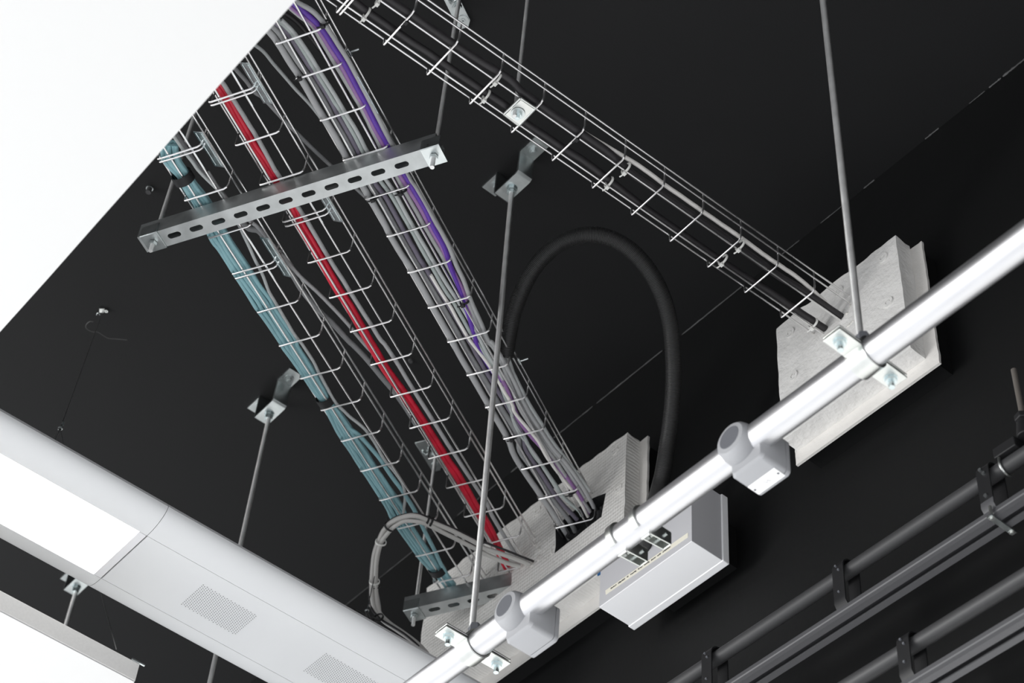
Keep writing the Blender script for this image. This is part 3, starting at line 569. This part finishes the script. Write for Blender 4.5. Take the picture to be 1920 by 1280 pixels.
# --- small tray cables
cable('cable', c_((900, -60), (1000, 0), (1090, 60), (1180, 120), (1320, 220), (1500, 340), (1700, 470), (1900, 590)) + h_((60, 675), (180, 765), (300, 850), (480, 975), (700, 1125)) + f_((900, 18), (1080, 140), (1360, 335), (1645, 532), (1850, 680)) + k_((60, 775), (200, 860), (300, 925), (400, 992), (500, 1062), (580, 1112)), .0082, M['bcable'], 'thick black cable in the small tray, right of its two')
cable('cable', c_((660, -60), (760, 30), (870, 110), (1000, 200), (1130, 290), (1300, 400), (1500, 540), (1750, 710), (1900, 810)) + h_((100, 920), (250, 1020), (400, 1120), (600, 1250)) + f_((950, 242), (1250, 455), (1550, 662), (1750, 795)) + k_((0, 896), (100, 965), (200, 1033), (300, 1100), (400, 1166), (440, 1192)), .0078, M['bcable'], 'thick black cable in the small tray, left of its two')
cable('cable', h_((480, 960), (530, 990), (620, 1045), (700, 1092), (870, 1192), (1000, 1275)) + f_((1150, 110), (1300, 212), (1450, 318), (1600, 422), (1720, 505), (1850, 600), (1920, 650)) + k_((100, 717), (200, 785), (300, 865), (360, 920), (430, 985)), .0047, M['wcable'], 'white cable over the black ones in the small tray', z=TZ + .022)
def zip_tie(px, py, S, RM, wsize, m, label, group=None, zc=TZ, tail=True):
    c = at(px, py, zc); r = thing('cable_tie', label, 'cable tie', c, group)
    b = MB(); n = 20; pts = []
    for i in range(n + 1):
        t = 2 * math.pi * i / n; pts.append(c + RM @ Vector((math.cos(t) * wsize - wsize * .35, 0, math.sin(t) * wsize * .8 + wsize * .62)))
    b.tube(pts, .0024, n=6); b.build('loop', M[m], r)
    b = MB(); b.box(c + Vector((0, 0, -.005)), (.0085, .007, .007), RM); b.build('head', M[m], r, bevel=.0008)
    if tail:
        b = MB(); b.tube([c + Vector((0, 0, -.004)), c + RM @ Vector((.006, .002, -.008)), c + RM @ Vector((.011, .003, -.008))], .0016, n=6); b.build('tail', M[m], r)
for q, (px, py, ww) in enumerate([(683, 33, .0125), (708, 5, .0115), (929, 154, .012), (908, 186, .012), (1171, 322, .012), (1139, 348, .012), (1385, 466, .012), (1353, 493, .012), (1522, 613, .012)]):
    lab = ['lower left white cable tie at the top end of the small tray', 'white cable tie on the small tray cut by the top edge', 'white cable tie just above the square hanger plate, right wire', 'white cable tie just above the square hanger plate, left wire',
           'white cable tie where the white cable begins, right wire', 'white cable tie where the white cable begins, left wire', 'white cable tie nearest the ceiling joint, right wire', 'white cable tie nearest the ceiling joint, left wire', 'white cable tie nearest the right fire collar'][q]
    zip_tie(px, py, SB, RB, ww, 'tiew', lab)
for px, py, lab, RM_ in [(762, 40, 'black cable tie on the small tray near the top edge', RB), (1082, 259, 'black cable tie on the small tray beside the start of the white cable', RB), (606, 47, 'black cable tie at the top right of the packed tray', RT), (563, 145, 'black cable tie on the left edge of the packed tray', RT),
                     (699, 373, 'black cable tie just below the slotted channel, left edge', RT), (751, 361, 'black cable tie just below the slotted channel by the violet cable', RT), (868, 570, 'black cable tie on the lower half of the packed tray', RT), (1070, 925, 'black cable tie above the black notch', RT), (960, 822, 'black cable tie on the lower left edge of the packed tray', RT)]:
    zip_tie(px, py, SV, RM_, .009, 'tieb', lab, tail=True)

# --- hanging loop of grey cables
z5 = lambda *q: T(660, 930, q, 4.2667)
la = [(992, 1057), (977, 1051), (944, 1039), (905, 1026)] + z5((990, 372), (800, 275), (630, 203), (520, 158), (430, 160), (330, 198), (262, 262), (217, 350), (182, 450), (166, 560), (160, 680), (160, 800), (188, 920), (258, 1000), (350, 1062), (450, 1132), (540, 1210), (600, 1268), (640, 1320))
za = [3.0, 2.995, 2.985, 2.98, 2.975, 2.97, 2.965, 2.96, 2.96, 2.96, 2.96, 2.96, 2.955, 2.945, 2.93, 2.90, 2.87, 2.83, 2.79, 2.75, 2.71, 2.67, 2.65]
cable('cable', la, .0056, M['loopc'], 'pale grey cable forming the outer strand of the hanging loop', zs=za, n=10)
lb = [(974, 1061), (955, 1056), (937, 1050), (905, 1036)] + z5((980, 415), (820, 335), (640, 243), (540, 205), (430, 196), (350, 232), (290, 290), (235, 365), (205, 470), (192, 580), (190, 700), (198, 820), (222, 935), (300, 1015), (400, 1085), (500, 1158), (572, 1225), (610, 1275), (650, 1330))
cable('cable', lb, .0054, M['loopc'], 'pale grey cable forming the inner strand of the hanging loop', zs=[z - .004 for z in za], n=10)
lc = [(1000, 1052), (985, 1046), (950, 1032), (905, 1015)] + z5((990, 350), (800, 250), (640, 185), (540, 145), (430, 145), (320, 185), (245, 265), (200, 355), (170, 450), (150, 560), (145, 680), (140, 800), (160, 900), (225, 980), (320, 1040), (430, 1110), (530, 1195), (600, 1262), (640, 1315))
cable('cable', lc, .0028, M['bcable'], 'thin black cable running along the hanging grey loop', zs=[z + .004 for z in za])
cable('cable', z5((380, 170), (340, 215), (270, 300), (225, 400), (200, 520), (190, 640), (195, 760), (212, 860), (220, 930)), .0046, M['grey'], 'third darker grey strand on the left side of the hanging loop', zs=[2.965, 2.965, 2.965, 2.96, 2.955, 2.945, 2.93, 2.90, 2.88])
for px, py, zc, m, lab, dr, rd in [(800, 976, 2.967, 'tieb', 'black tie on the hanging loop over the teal tray', (-20, -8), .0125), (807, 979, 2.967, 'tieb', 'second black tie on the hanging loop, just right of its twin', (-20, -8), .0125), (730, 987, 2.96, 'tieb', 'black tie at the upper left bend of the hanging loop', (-14, 12), .0125), (714, 1016, 2.958, 'tiew', 'pale tie on the upper left of the hanging loop', (-6, 20), .0115), (702, 1090, 2.928, 'tiew', 'pale tie halfway down the hanging loop', (0, 20), .0108), (703, 1098, 2.924, 'tieb', 'black tie just below the pale one on the hanging loop', (0, 20), .0110), (709, 1158, 2.83, 'tieb', 'black tie at the lowest bend of the hanging loop', (12, 14), .0125)]:
    strap(px, py, rd, zc, lab, dr, m=m, wdt=.005, flat=.8)
cable('cable', z5((150, 690), (170, 740), (160, 800), (170, 860), (185, 900), (200, 960), (230, 985)), .0026, M['tieb'], 'slack black cord twisted round the lower left of the hanging loop', zs=[2.94, 2.935, 2.92, 2.90, 2.88, 2.85, 2.83], cat='cord')
cable('cable', z5((235, 985), (190, 975), (120, 955), (60, 925), (20, 905)), .0022, M['tieb'], 'black cord running from the loop to the top of the light fitting', zs=[2.83, 2.80, 2.76, 2.72, 2.70], cat='cord')

# --- corrugated hose
hpx = T(960, 320, [(-48, 1395), (-30, 1270), (-5, 1130), (30, 1015), (85, 870), (180, 705), (315, 570), (450, 500), (590, 475), (728, 497), (868, 572), (992, 692), (1085, 835), (1150, 990), (1185, 1140), (1200, 1260)]) + i_((1212, 180), (1210, 350), (1200, 500), (1182, 650), (1160, 800), (1138, 950), (1105, 1090), (1060, 1250), (1020, 1390), (985, 1470)) + [(1203, 1014), (1209, 1022)]
hz = [3.06, 3.08, 3.10, 3.122, 3.146, 3.170, 3.190, 3.205, 3.21, 3.205, 3.195, 3.18, 3.16, 3.14, 3.12, 3.10, 3.06, 3.03, 3.0, 2.97, 2.94, 2.90, 2.87, 2.81, 2.77, 2.735, 2.70, 2.685]
hp3 = [at(x, y, z) for (x, y), z in zip(hpx, hz)]
Y0H = -2.026 * .97285 + .004; hp3[-1] = aty(1209, 1022, Y0H); hp3[-2] = aty(1203, 1012, Y0H + .02)
hc = catmull(hp3, 14)
for _ in range(60):
    hc = [hc[0]] + [(hc[i - 1] + hc[i] * 2 + hc[i + 1]) / 4 for i in range(1, len(hc) - 1)] + [hc[-1]]
seg = [0]
for i in range(1, len(hc)): seg.append(seg[-1] + (hc[i] - hc[i - 1]).length)
def along(t):
    import bisect
    i = min(max(bisect.bisect_left(seg, t), 1), len(seg) - 1); k = (t - seg[i - 1]) / max(1e-9, seg[i] - seg[i - 1]); return hc[i - 1].lerp(hc[i], k)
pitch = .0031; nr = int(seg[-1] / pitch); pts = []; rs = []
for i in range(nr):
    for f, rr in ((0, .0158), (.25, .0176), (.6, .0176), (.85, .0158)): pts.append(along((i + f) * pitch)); rs.append(rr)
hr = thing('corrugated_hose', 'thick black corrugated hose arching from the packed tray down to the grey box', 'hose', hp3[0])
b = MB(); b.tube(pts, rs, n=18); b.build('hose_wall', M['hose'], hr, smooth=60)
b = MB(); e0 = aty(1209, 1022, Y0H); b.cyl(e0 + Vector((0, .004, 0)), e0 + Vector((0, -.022, 0)), .0195, .021, n=24); b.build('end_bush', M['blackm'], hr)

# ================================================================== GREY WALL BOX
bx = thing('junction_box', 'grey box, underside painted as lit, on the wall below the hose, with a cream label strip', 'box', P(2.225, WALL, 2.640))
K = .97285; X0, X1, Y0, Y1, Z0, Z1 = 2.1425 * K, 2.431 * K, -2.026 * K, -2.112 * K, 2.714 * K, 2.900 * K
b = MB(); b.box(P((X0 + X1) / 2, (Y0 + Y1) / 2, (Z0 + Z1) / 2), (X1 - X0, Y0 - Y1, Z1 - Z0)); b.build('housing', M['boxm'], bx, bevel=.0006)
b = MB(); b.box(P((X0 + X1) / 2, -2.0635, (Z0 + Z1) / 2), (X1 - X0 + .006, .018, Z1 - Z0 + .006)); b.build('back_tray', M['boxlit'], bx, bevel=.002)
b = MB(); b.box(P((X0 + X1) / 2 - .012, -2.101, (Z0 + Z1) / 2 + .01), (X1 - X0 - .09, .058, Z1 - Z0 - .07)); b.build('mounting_pad', M['wall'], bx, smooth=0)
b = MB(); b.box(P((X0 + X1) / 2, (Y0 + Y1) / 2 + .000, Z0 - .0008), (X1 - X0 - .0002, Y0 - Y1 - .0004, .0016)); b.build('base_cover', M['boxlit'], bx, bevel=.0005, label='underside painted paler, as lit from below')  # underside brightened by its colour, as if lit from below
lb_ = MB(); q = [aty(x, y, Y0 + .0006) for x, y in T(1110, 930, [(160, 1130), (165, 1180), (1150, 490), (1150, 435)], 6.4)]; lb_.prism(q, (0, -.0005, 0)); lab = lb_.build('label_strip', M['cream'], bx, smooth=0, label='long cream label strip with faint lettering')
pm = MB(); A = (q[0] + q[1]) / 2; B = (q[2] + q[3]) / 2; dv = (B - A)
random.seed(3); t = .07
for wl in (7, 8, 2, 7, 5, 6, 5, 4, 9):
    for k in range(wl):
        hh = .0018 + random.random() * .0018; c = A + dv * t + Vector((0, .0008, (random.random() - .5) * .001)); pm.box(c, (.0013, .0004, hh)); 
        if random.random() < .6: pm.box(c + Vector((-.001, 0, (random.choice((-1, 1)) * .0011))), (.0016, .0004, .0006))
        t += .0105
    t += .022
pm.build('lettering', M['ink'], lab, smooth=0)
b = MB(); q = [aty(x, y, -2.0245) for x, y in ((1120, 1071), (1121, 1080), (1131, 1074), (1133, 1064))]; b.prism(q, (0, .0012, 0)); tag(b.build('sticker', M['blue'], smooth=0), 'small blue sticker beside the top left of the grey wall box', 'sticker')

# ================================================================== LONG LIGHT FITTING
LZ = 2.55
lf = thing('linear_light', 'long white suspended light fitting with a lit panel and perforated cover, lower left', 'light fitting', P(2.83, -.6, LZ))
ya, yj, yb = .8, -1.118, -1.93
xR, xL = 2.745, 2.920
def wing(yA, yB, name):
    for sgn, xe in ((-1, xR), (1, xL)):
        b = MB(); prof = []
        for k in range(11):
            a = R_(90 * k / 10); prof.append((xe + sgn * .066 * math.sin(a), LZ + .034 * (1 - math.cos(a))))
        top = [(xe + sgn * .060, LZ + .045), (xe + sgn * .0, LZ + .050)]
        pr_ = prof + top
        b.prism([P(x, yA, z) for x, z in pr_], (0, yB - yA, 0)); b.build(name, M['lum'], lf, smooth=30)
wing(ya, yj + .0006, 'side_wing'); wing(yj - .0006, yb, 'side_wing')
b = MB(); b.box(P((xR + xL) / 2, (ya + yb) / 2, LZ + .0275), (xL - xR - .002, ya - yb, .045)); b.build('body', M['seam'], lf, smooth=0)
b = MB(); b.box(P((xR + xL) / 2, (yj + yb) / 2 - .0008, LZ + .003), (xL - xR - .0022, yj - yb - .0016, .006)); cv = b.build('cover_panel', M['lum'], lf, smooth=0)
b = MB(); b.box(P((xR + xL) / 2, (ya + yj) / 2 + .009, LZ + .0035), (xL - xR - .0022, ya - yj - .018, .006)); b.build('diffuser', M['lamp'], lf, smooth=0, label='brightly lit diffuser')
b = MB(); b.box(P((xR + xL) / 2, yj + .0095, LZ + .0028), (xL - xR - .0022, .0165, .006)); b.build('diffuser_frame', M['lampdim'], lf, smooth=0)
def perf(corners):
    A, B, D = [at(x, y, LZ - .0004) for x, y in corners]   # A corner, B along x, D along y
    nx = int((B - A).length / .0056); ny = int((D - A).length / .0049); b = MB(); ex = (B - A) / nx; ey = (D - A) / ny
    for j in range(ny + 1):
        for i in range(nx + 1):
            p = A + ex * (i + (.5 if j % 2 else 0)) + ey * j
            if j % 2 and i == nx: continue
            b.add([p + Vector((math.cos(R_(60 * k)), math.sin(R_(60 * k)), 0)) * .00125 for k in range(6)], [(0, 1, 2, 3, 4, 5)])
    b.build('perforation', M['hole'], cv, smooth=0, kind='stuff')
perf(T(0, 960, [(1525, 545), (1362, 690), (1925, 775)])); perf(T(480, 960, [(527, 1060), (360, 1190), (927, 1290)]))
def cord(name, pts, r, label, cat='cord', m='wirecord'):
    b = MB(); b.tube(pts, r, n=6); return tag(b.build(name, M[m]), label, cat)
# suspensions of the fitting
for kx, ky, tx, ty, lab, tz in [(113, 803, 193, 583, 'thin steel suspension cord of the light fitting near its lit end', CEIL), (688, 1145, 735, 932, 'thin steel suspension cord of the light fitting beside the cable loop', 3.45)]:
    kz = 2.74
    kn = at(kx, ky, kz); tpnt = at(tx, ty, tz); r = thing('suspension_cord', lab, 'cord', kn)
    top = tpnt if tz == CEIL else kn + (tpnt - kn) * ((1.6 + CEIL - kn.z) / (tpnt.z - kn.z))
    b = MB(); b.tube([top, kn], .0011, n=6); b.build('cord', M['wirecord'], r)
    b = MB(); b.ring(kn, (0, .3, 1), .003, .005, .004, n=12); b.cyl(kn + Vector((-.006, 0, .006)), kn + Vector((-.006, 0, .013)), .003, n=8); b.build('grip', M['zinc'], r)
    for dx, dy in ((-.07, .02), (.07, .02), (-.07, -.04), (.07, -.04)):
        e = Vector((P(2.832, 0, 0).x + dx, kn.y + dy, 1.6 + LZ + .05)); b = MB(); b.tube([kn, e], .0009, n=5); b.build('leg', M['wirecord'], r)

# ================================================================== WHITE CEILING RAFTS
RZ = 2.30
r1 = thing('ceiling_raft', 'large plain white panel filling the top left corner', 'ceiling panel', P(1.9, .4, RZ))
edge = T(0, 0, [(0, 0)]) and [(620, -78), (555, 0), (486, 76), (415, 155), (345, 234), (269, 320), (180, 420), (90, 522), (0, 622), (-60, 690), (-160, 800)]
poly = [at(x, y, RZ) for x, y in edge] + [P(2.75, 1.6, RZ), P(.6, 1.6, RZ)]
b = MB(); b.prism(poly, (0, 0, .04)); b.build('panel', M['white'], r1, smooth=0)
for x, y in ((1.4, -.2), (2.3, -.2)): b = MB(); b.tube([P(x, y, RZ + .04), P(x, y, CEIL)], .001, n=5); b.build('suspension_cord', M['wirecord'], r1)
r2 = thing('ceiling_raft', 'white panel with a grey felt edge in the bottom left corner', 'ceiling panel', P(3.5, -.4, RZ))
xe = 1.2385 * RZ; ye = -RZ / 1.889
b = MB(); b.box(P(xe + .6, (ye + .9) / 2, RZ + .0012), (1.2 - .002, .9 - ye - .002, .0024)); b.build('face', M['white'], r2, smooth=0, label='bright white underside')
b = MB(); b.box(P(xe + .6, (ye + .9) / 2, RZ + .0235), (1.2, .9 - ye, .042)); b.build('core', M['raftside'], r2, smooth=0, bevel=.002, label='grey felt edge')
b = MB(); b.box(at(259, 1241, RZ + .043), (.004, .030, .003)); b.build('corner_clip', M['zinc'], r2)
pb = at(218, 1217, RZ + .045); pt = at(178, 1068, CEIL)
cord('suspension_cord', [pb, pt], .0011, 'thin steel cord to the felt-edged panel from behind the light fitting')

# ================================================================== CEILING ODDMENTS
an = thing('ceiling_anchor', 'small dark socket anchor in the ceiling left of the slotted channel', 'anchor', at(278, 358, CEIL))
p = at(281, 352, CEIL); b = MB(); b.ring(p - Vector((0, 0, .002)), (0, 0, 1), .005, .0085, .004, n=16); b.build('rim', M['zinc'], an)
b = MB(); b.cyl(p, p - Vector((0, 0, .018)), .0065, n=12); b.build('plug', M['blackp'], an)
b = MB(); p = at(770, 676, CEIL); b.cyl(p, p - Vector((0, 0, .005)), .0072, .005, n=16); tag(b.build('ceiling_anchor', M['blackp']), 'tiny domed fixing in the ceiling right of the red cables', 'anchor')
hk = thing('ceiling_hook', 'small metal hook plate with tangled wire at the far left of the ceiling', 'hook', at(190, 582, CEIL))
z6 = lambda x, y, z=CEIL - .006: at(150 + x / 12.8, 560 + y / 12.8, z)
b = MB(); b.prism([z6(465, 240), z6(590, 240), z6(560, 335), z6(465, 330)], (0, 0, .003)); b.build('plate', M['plate'], hk, smooth=0)
b = MB(); b.ring(z6(632, 295), (0, 0, 1), .002, .0045, .003, n=14); b.build('eyelet', M['plate'], hk)
b = MB(); b.tube([z6(400, 390), z6(410, 350), z6(435, 335), z6(460, 355), z6(475, 390)], .0010, n=6); b.build('ring', M['zinc'], hk)
b = MB(); b.tube(catmull([z6(320, 550, 3.5), z6(240, 545, 3.5), z6(165, 600, 3.5), z6(140, 680, 3.5), z6(200, 745, 3.5), z6(310, 790, 3.5), z6(430, 800, 3.5), z6(560, 880, 3.5), z6(700, 950, 3.5), z6(900, 965, 3.5), z6(1130, 985, 3.5)]), .0010, n=6); b.build('loose_wire', M['wirecord'], hk)

# ================================================================== BLACK BARS, LOWER RIGHT
BY = -1.98
def black_bar(zc, x0, x1, label):
    b = MB(); b.cyl(P(x0, BY, zc), P(x1, BY, zc), .0135, n=32); return tag(b.build('black_pipe', M['blackp']), label, 'pipe')
black_bar(2.312, -.4, 2.6, 'upper black round pipe along the dark wall, lower right')
black_bar(2.071, -.4, 2.4, 'lower black round pipe in the bottom right corner')
def rail(zb, x0, x1, label):
    r = thing('track_rail', label, 'rail', P((x0 + x1) / 2, BY, zb)); w_ = .0185; h = .020
    prof = [(-w_, 0), (-.0060, 0), (-.0060, .003), (-w_ + .002, .003), (-w_ + .002, h - .002), (w_ - .002, h - .002), (w_ - .002, .003), (.0055, .003), (.0055, 0), (w_, 0), (w_, .008), (w_ - .0016, .010), (w_, .012), (w_, h), (-w_, h)]
    b = MB(); b.prism([P(x0, BY + y, zb + z) for y, z in prof], (x1 - x0, 0, 0)); b.build('track', M['rail'], r, smooth=0)
rail(2.203, -.4, 2.6, 'dark slotted curtain track under the upper black pipe')
rail(1.975, -.4, 2.4, 'dark slotted curtain track under the lower black pipe')
def yoke(px, py, zp, zr, label, bright=False):
    x = aty(px, py, BY).x; r = thing('track_hanger', label, 'hanger', P(x, BY, zr))
    w_ = .013; out = []
    for k in range(13):
        a = R_(180 * k / 12); out.append((math.cos(a) * .0205, zp + math.sin(a) * .0205))
    path = [(.0205, zr + .042), *[(y, z) for y, z in out], (-.0205, zr + .046)]
    lo = [(.0205, zr + .042), (.021, zr + .030), (.016, zr + .022), (0, zr + .0205)]
    def strapmesh(pp, t=.0026):
        b = MB(); vs = []
        for i, (y, z) in enumerate(pp):
            y0, z0 = pp[max(i - 1, 0)]; y1, z1 = pp[min(i + 1, len(pp) - 1)]; d = Vector((y1 - y0, z1 - z0)).normalized(); nrm = Vector((-d.y, d.x))
            for sx, sn in ((-1, -1), (1, -1), (1, 1), (-1, 1)): vs.append(P(x + sx * w_, BY + y + nrm.x * sn * t / 2, z + nrm.y * sn * t / 2))
        fs = []
        for i in range(len(pp) - 1):
            for k in range(4): fs.append((i * 4 + k, i * 4 + (k + 1) % 4, (i + 1) * 4 + (k + 1) % 4, (i + 1) * 4 + k))
        fs += [(0, 1, 2, 3), tuple(len(vs) - 4 + k for k in range(4))]; return b.add(vs, fs)
    strapmesh(path).build('strap', M['blackm'], r)
    strapmesh(lo).build('lower_bracket', M['blackm'] if not bright else M['rail'], r)
    strapmesh([(-.0205, zr + .046), (-.018, zr + .030), (0, zr + .0215)]).build('lower_bracket', M['blackm'], r)
    for q, (dz, dx) in enumerate(((zp + .004, .003), (zp - .008, -.003), (zr + .052, 0))):
        b = MB(); b.cyl(P(x + dx, BY + .0215, dz), P(x + dx, BY + .0245, dz), .0022 if not bright else .0034, n=8); b.build('rivet', M['zinc'] if bright else M['plastdark'], r)
    if bright:
        for dy in (.024, -.024):
            b = MB(); c = P(x - .006, BY + dy, zr + .004); b.cyl(c + Vector((0, 0, .018)), c - Vector((0, 0, .012)), .003, n=8); b.cyl(c - Vector((0, 0, .004)), c - Vector((0, 0, .009)), .006, n=6); b.build('bolt', M['plate'], r)
        b = MB(); b.box(P(x - .006, BY, zr - .003), (.010, .062, .003)); b.build('cross_bar', M['zinc'], r)
yoke(1585, 1062, 2.312, 2.203, 'black strap hanger on the upper black pipe, middle of its three')
yoke(1340, 1222, 2.312, 2.203, 'black strap hanger on the upper black pipe, nearest the bottom edge')
yoke(1857, 892, 2.312, 2.203, 'strap hanger with bright bolts at the right edge', True)
yoke(1708, 1205, 2.071, 1.975, 'black strap hanger on the lower black pipe')
# rod and swivel clamp of the upper bar at the right edge
sx = aty(1893, 850, BY).x; rx = aty(1906, 720, BY).x; sw = thing('swivel_clamp', 'black swivel clamp with a bright U-bolt round the upper black pipe, right edge', 'clamp', P(sx, BY, 2.30))
b = MB(); b.box(P(sx - .002, BY, 2.338), (.046, .034, .022)); b.cyl(P(rx, BY, 2.345), P(rx, BY, 2.385), .017, .012, n=16); b.cyl(P(rx, BY, 2.385), P(rx, BY, 2.398), .015, n=6); b.build('body', M['blackm'], sw, bevel=.002)
b = MB(); b.tube([P(sx + .012, BY + math.cos(R_(a)) * .0165, 2.312 + math.sin(R_(a)) * .0165 * (1.6 if a % 360 < 180 else 1)) for a in range(-200, 30, 12)], .0024, n=8); b.build('u_bolt', M['plate'], sw)
b = MB(); b.cyl(P(rx, BY, 2.39), P(rx, BY, 2.512), .0052, n=14); wr_ = b.build('threaded_rod', M['brown']); tag(wr_, 'short pale brown threaded rod above the swivel clamp at the right edge', 'rod')
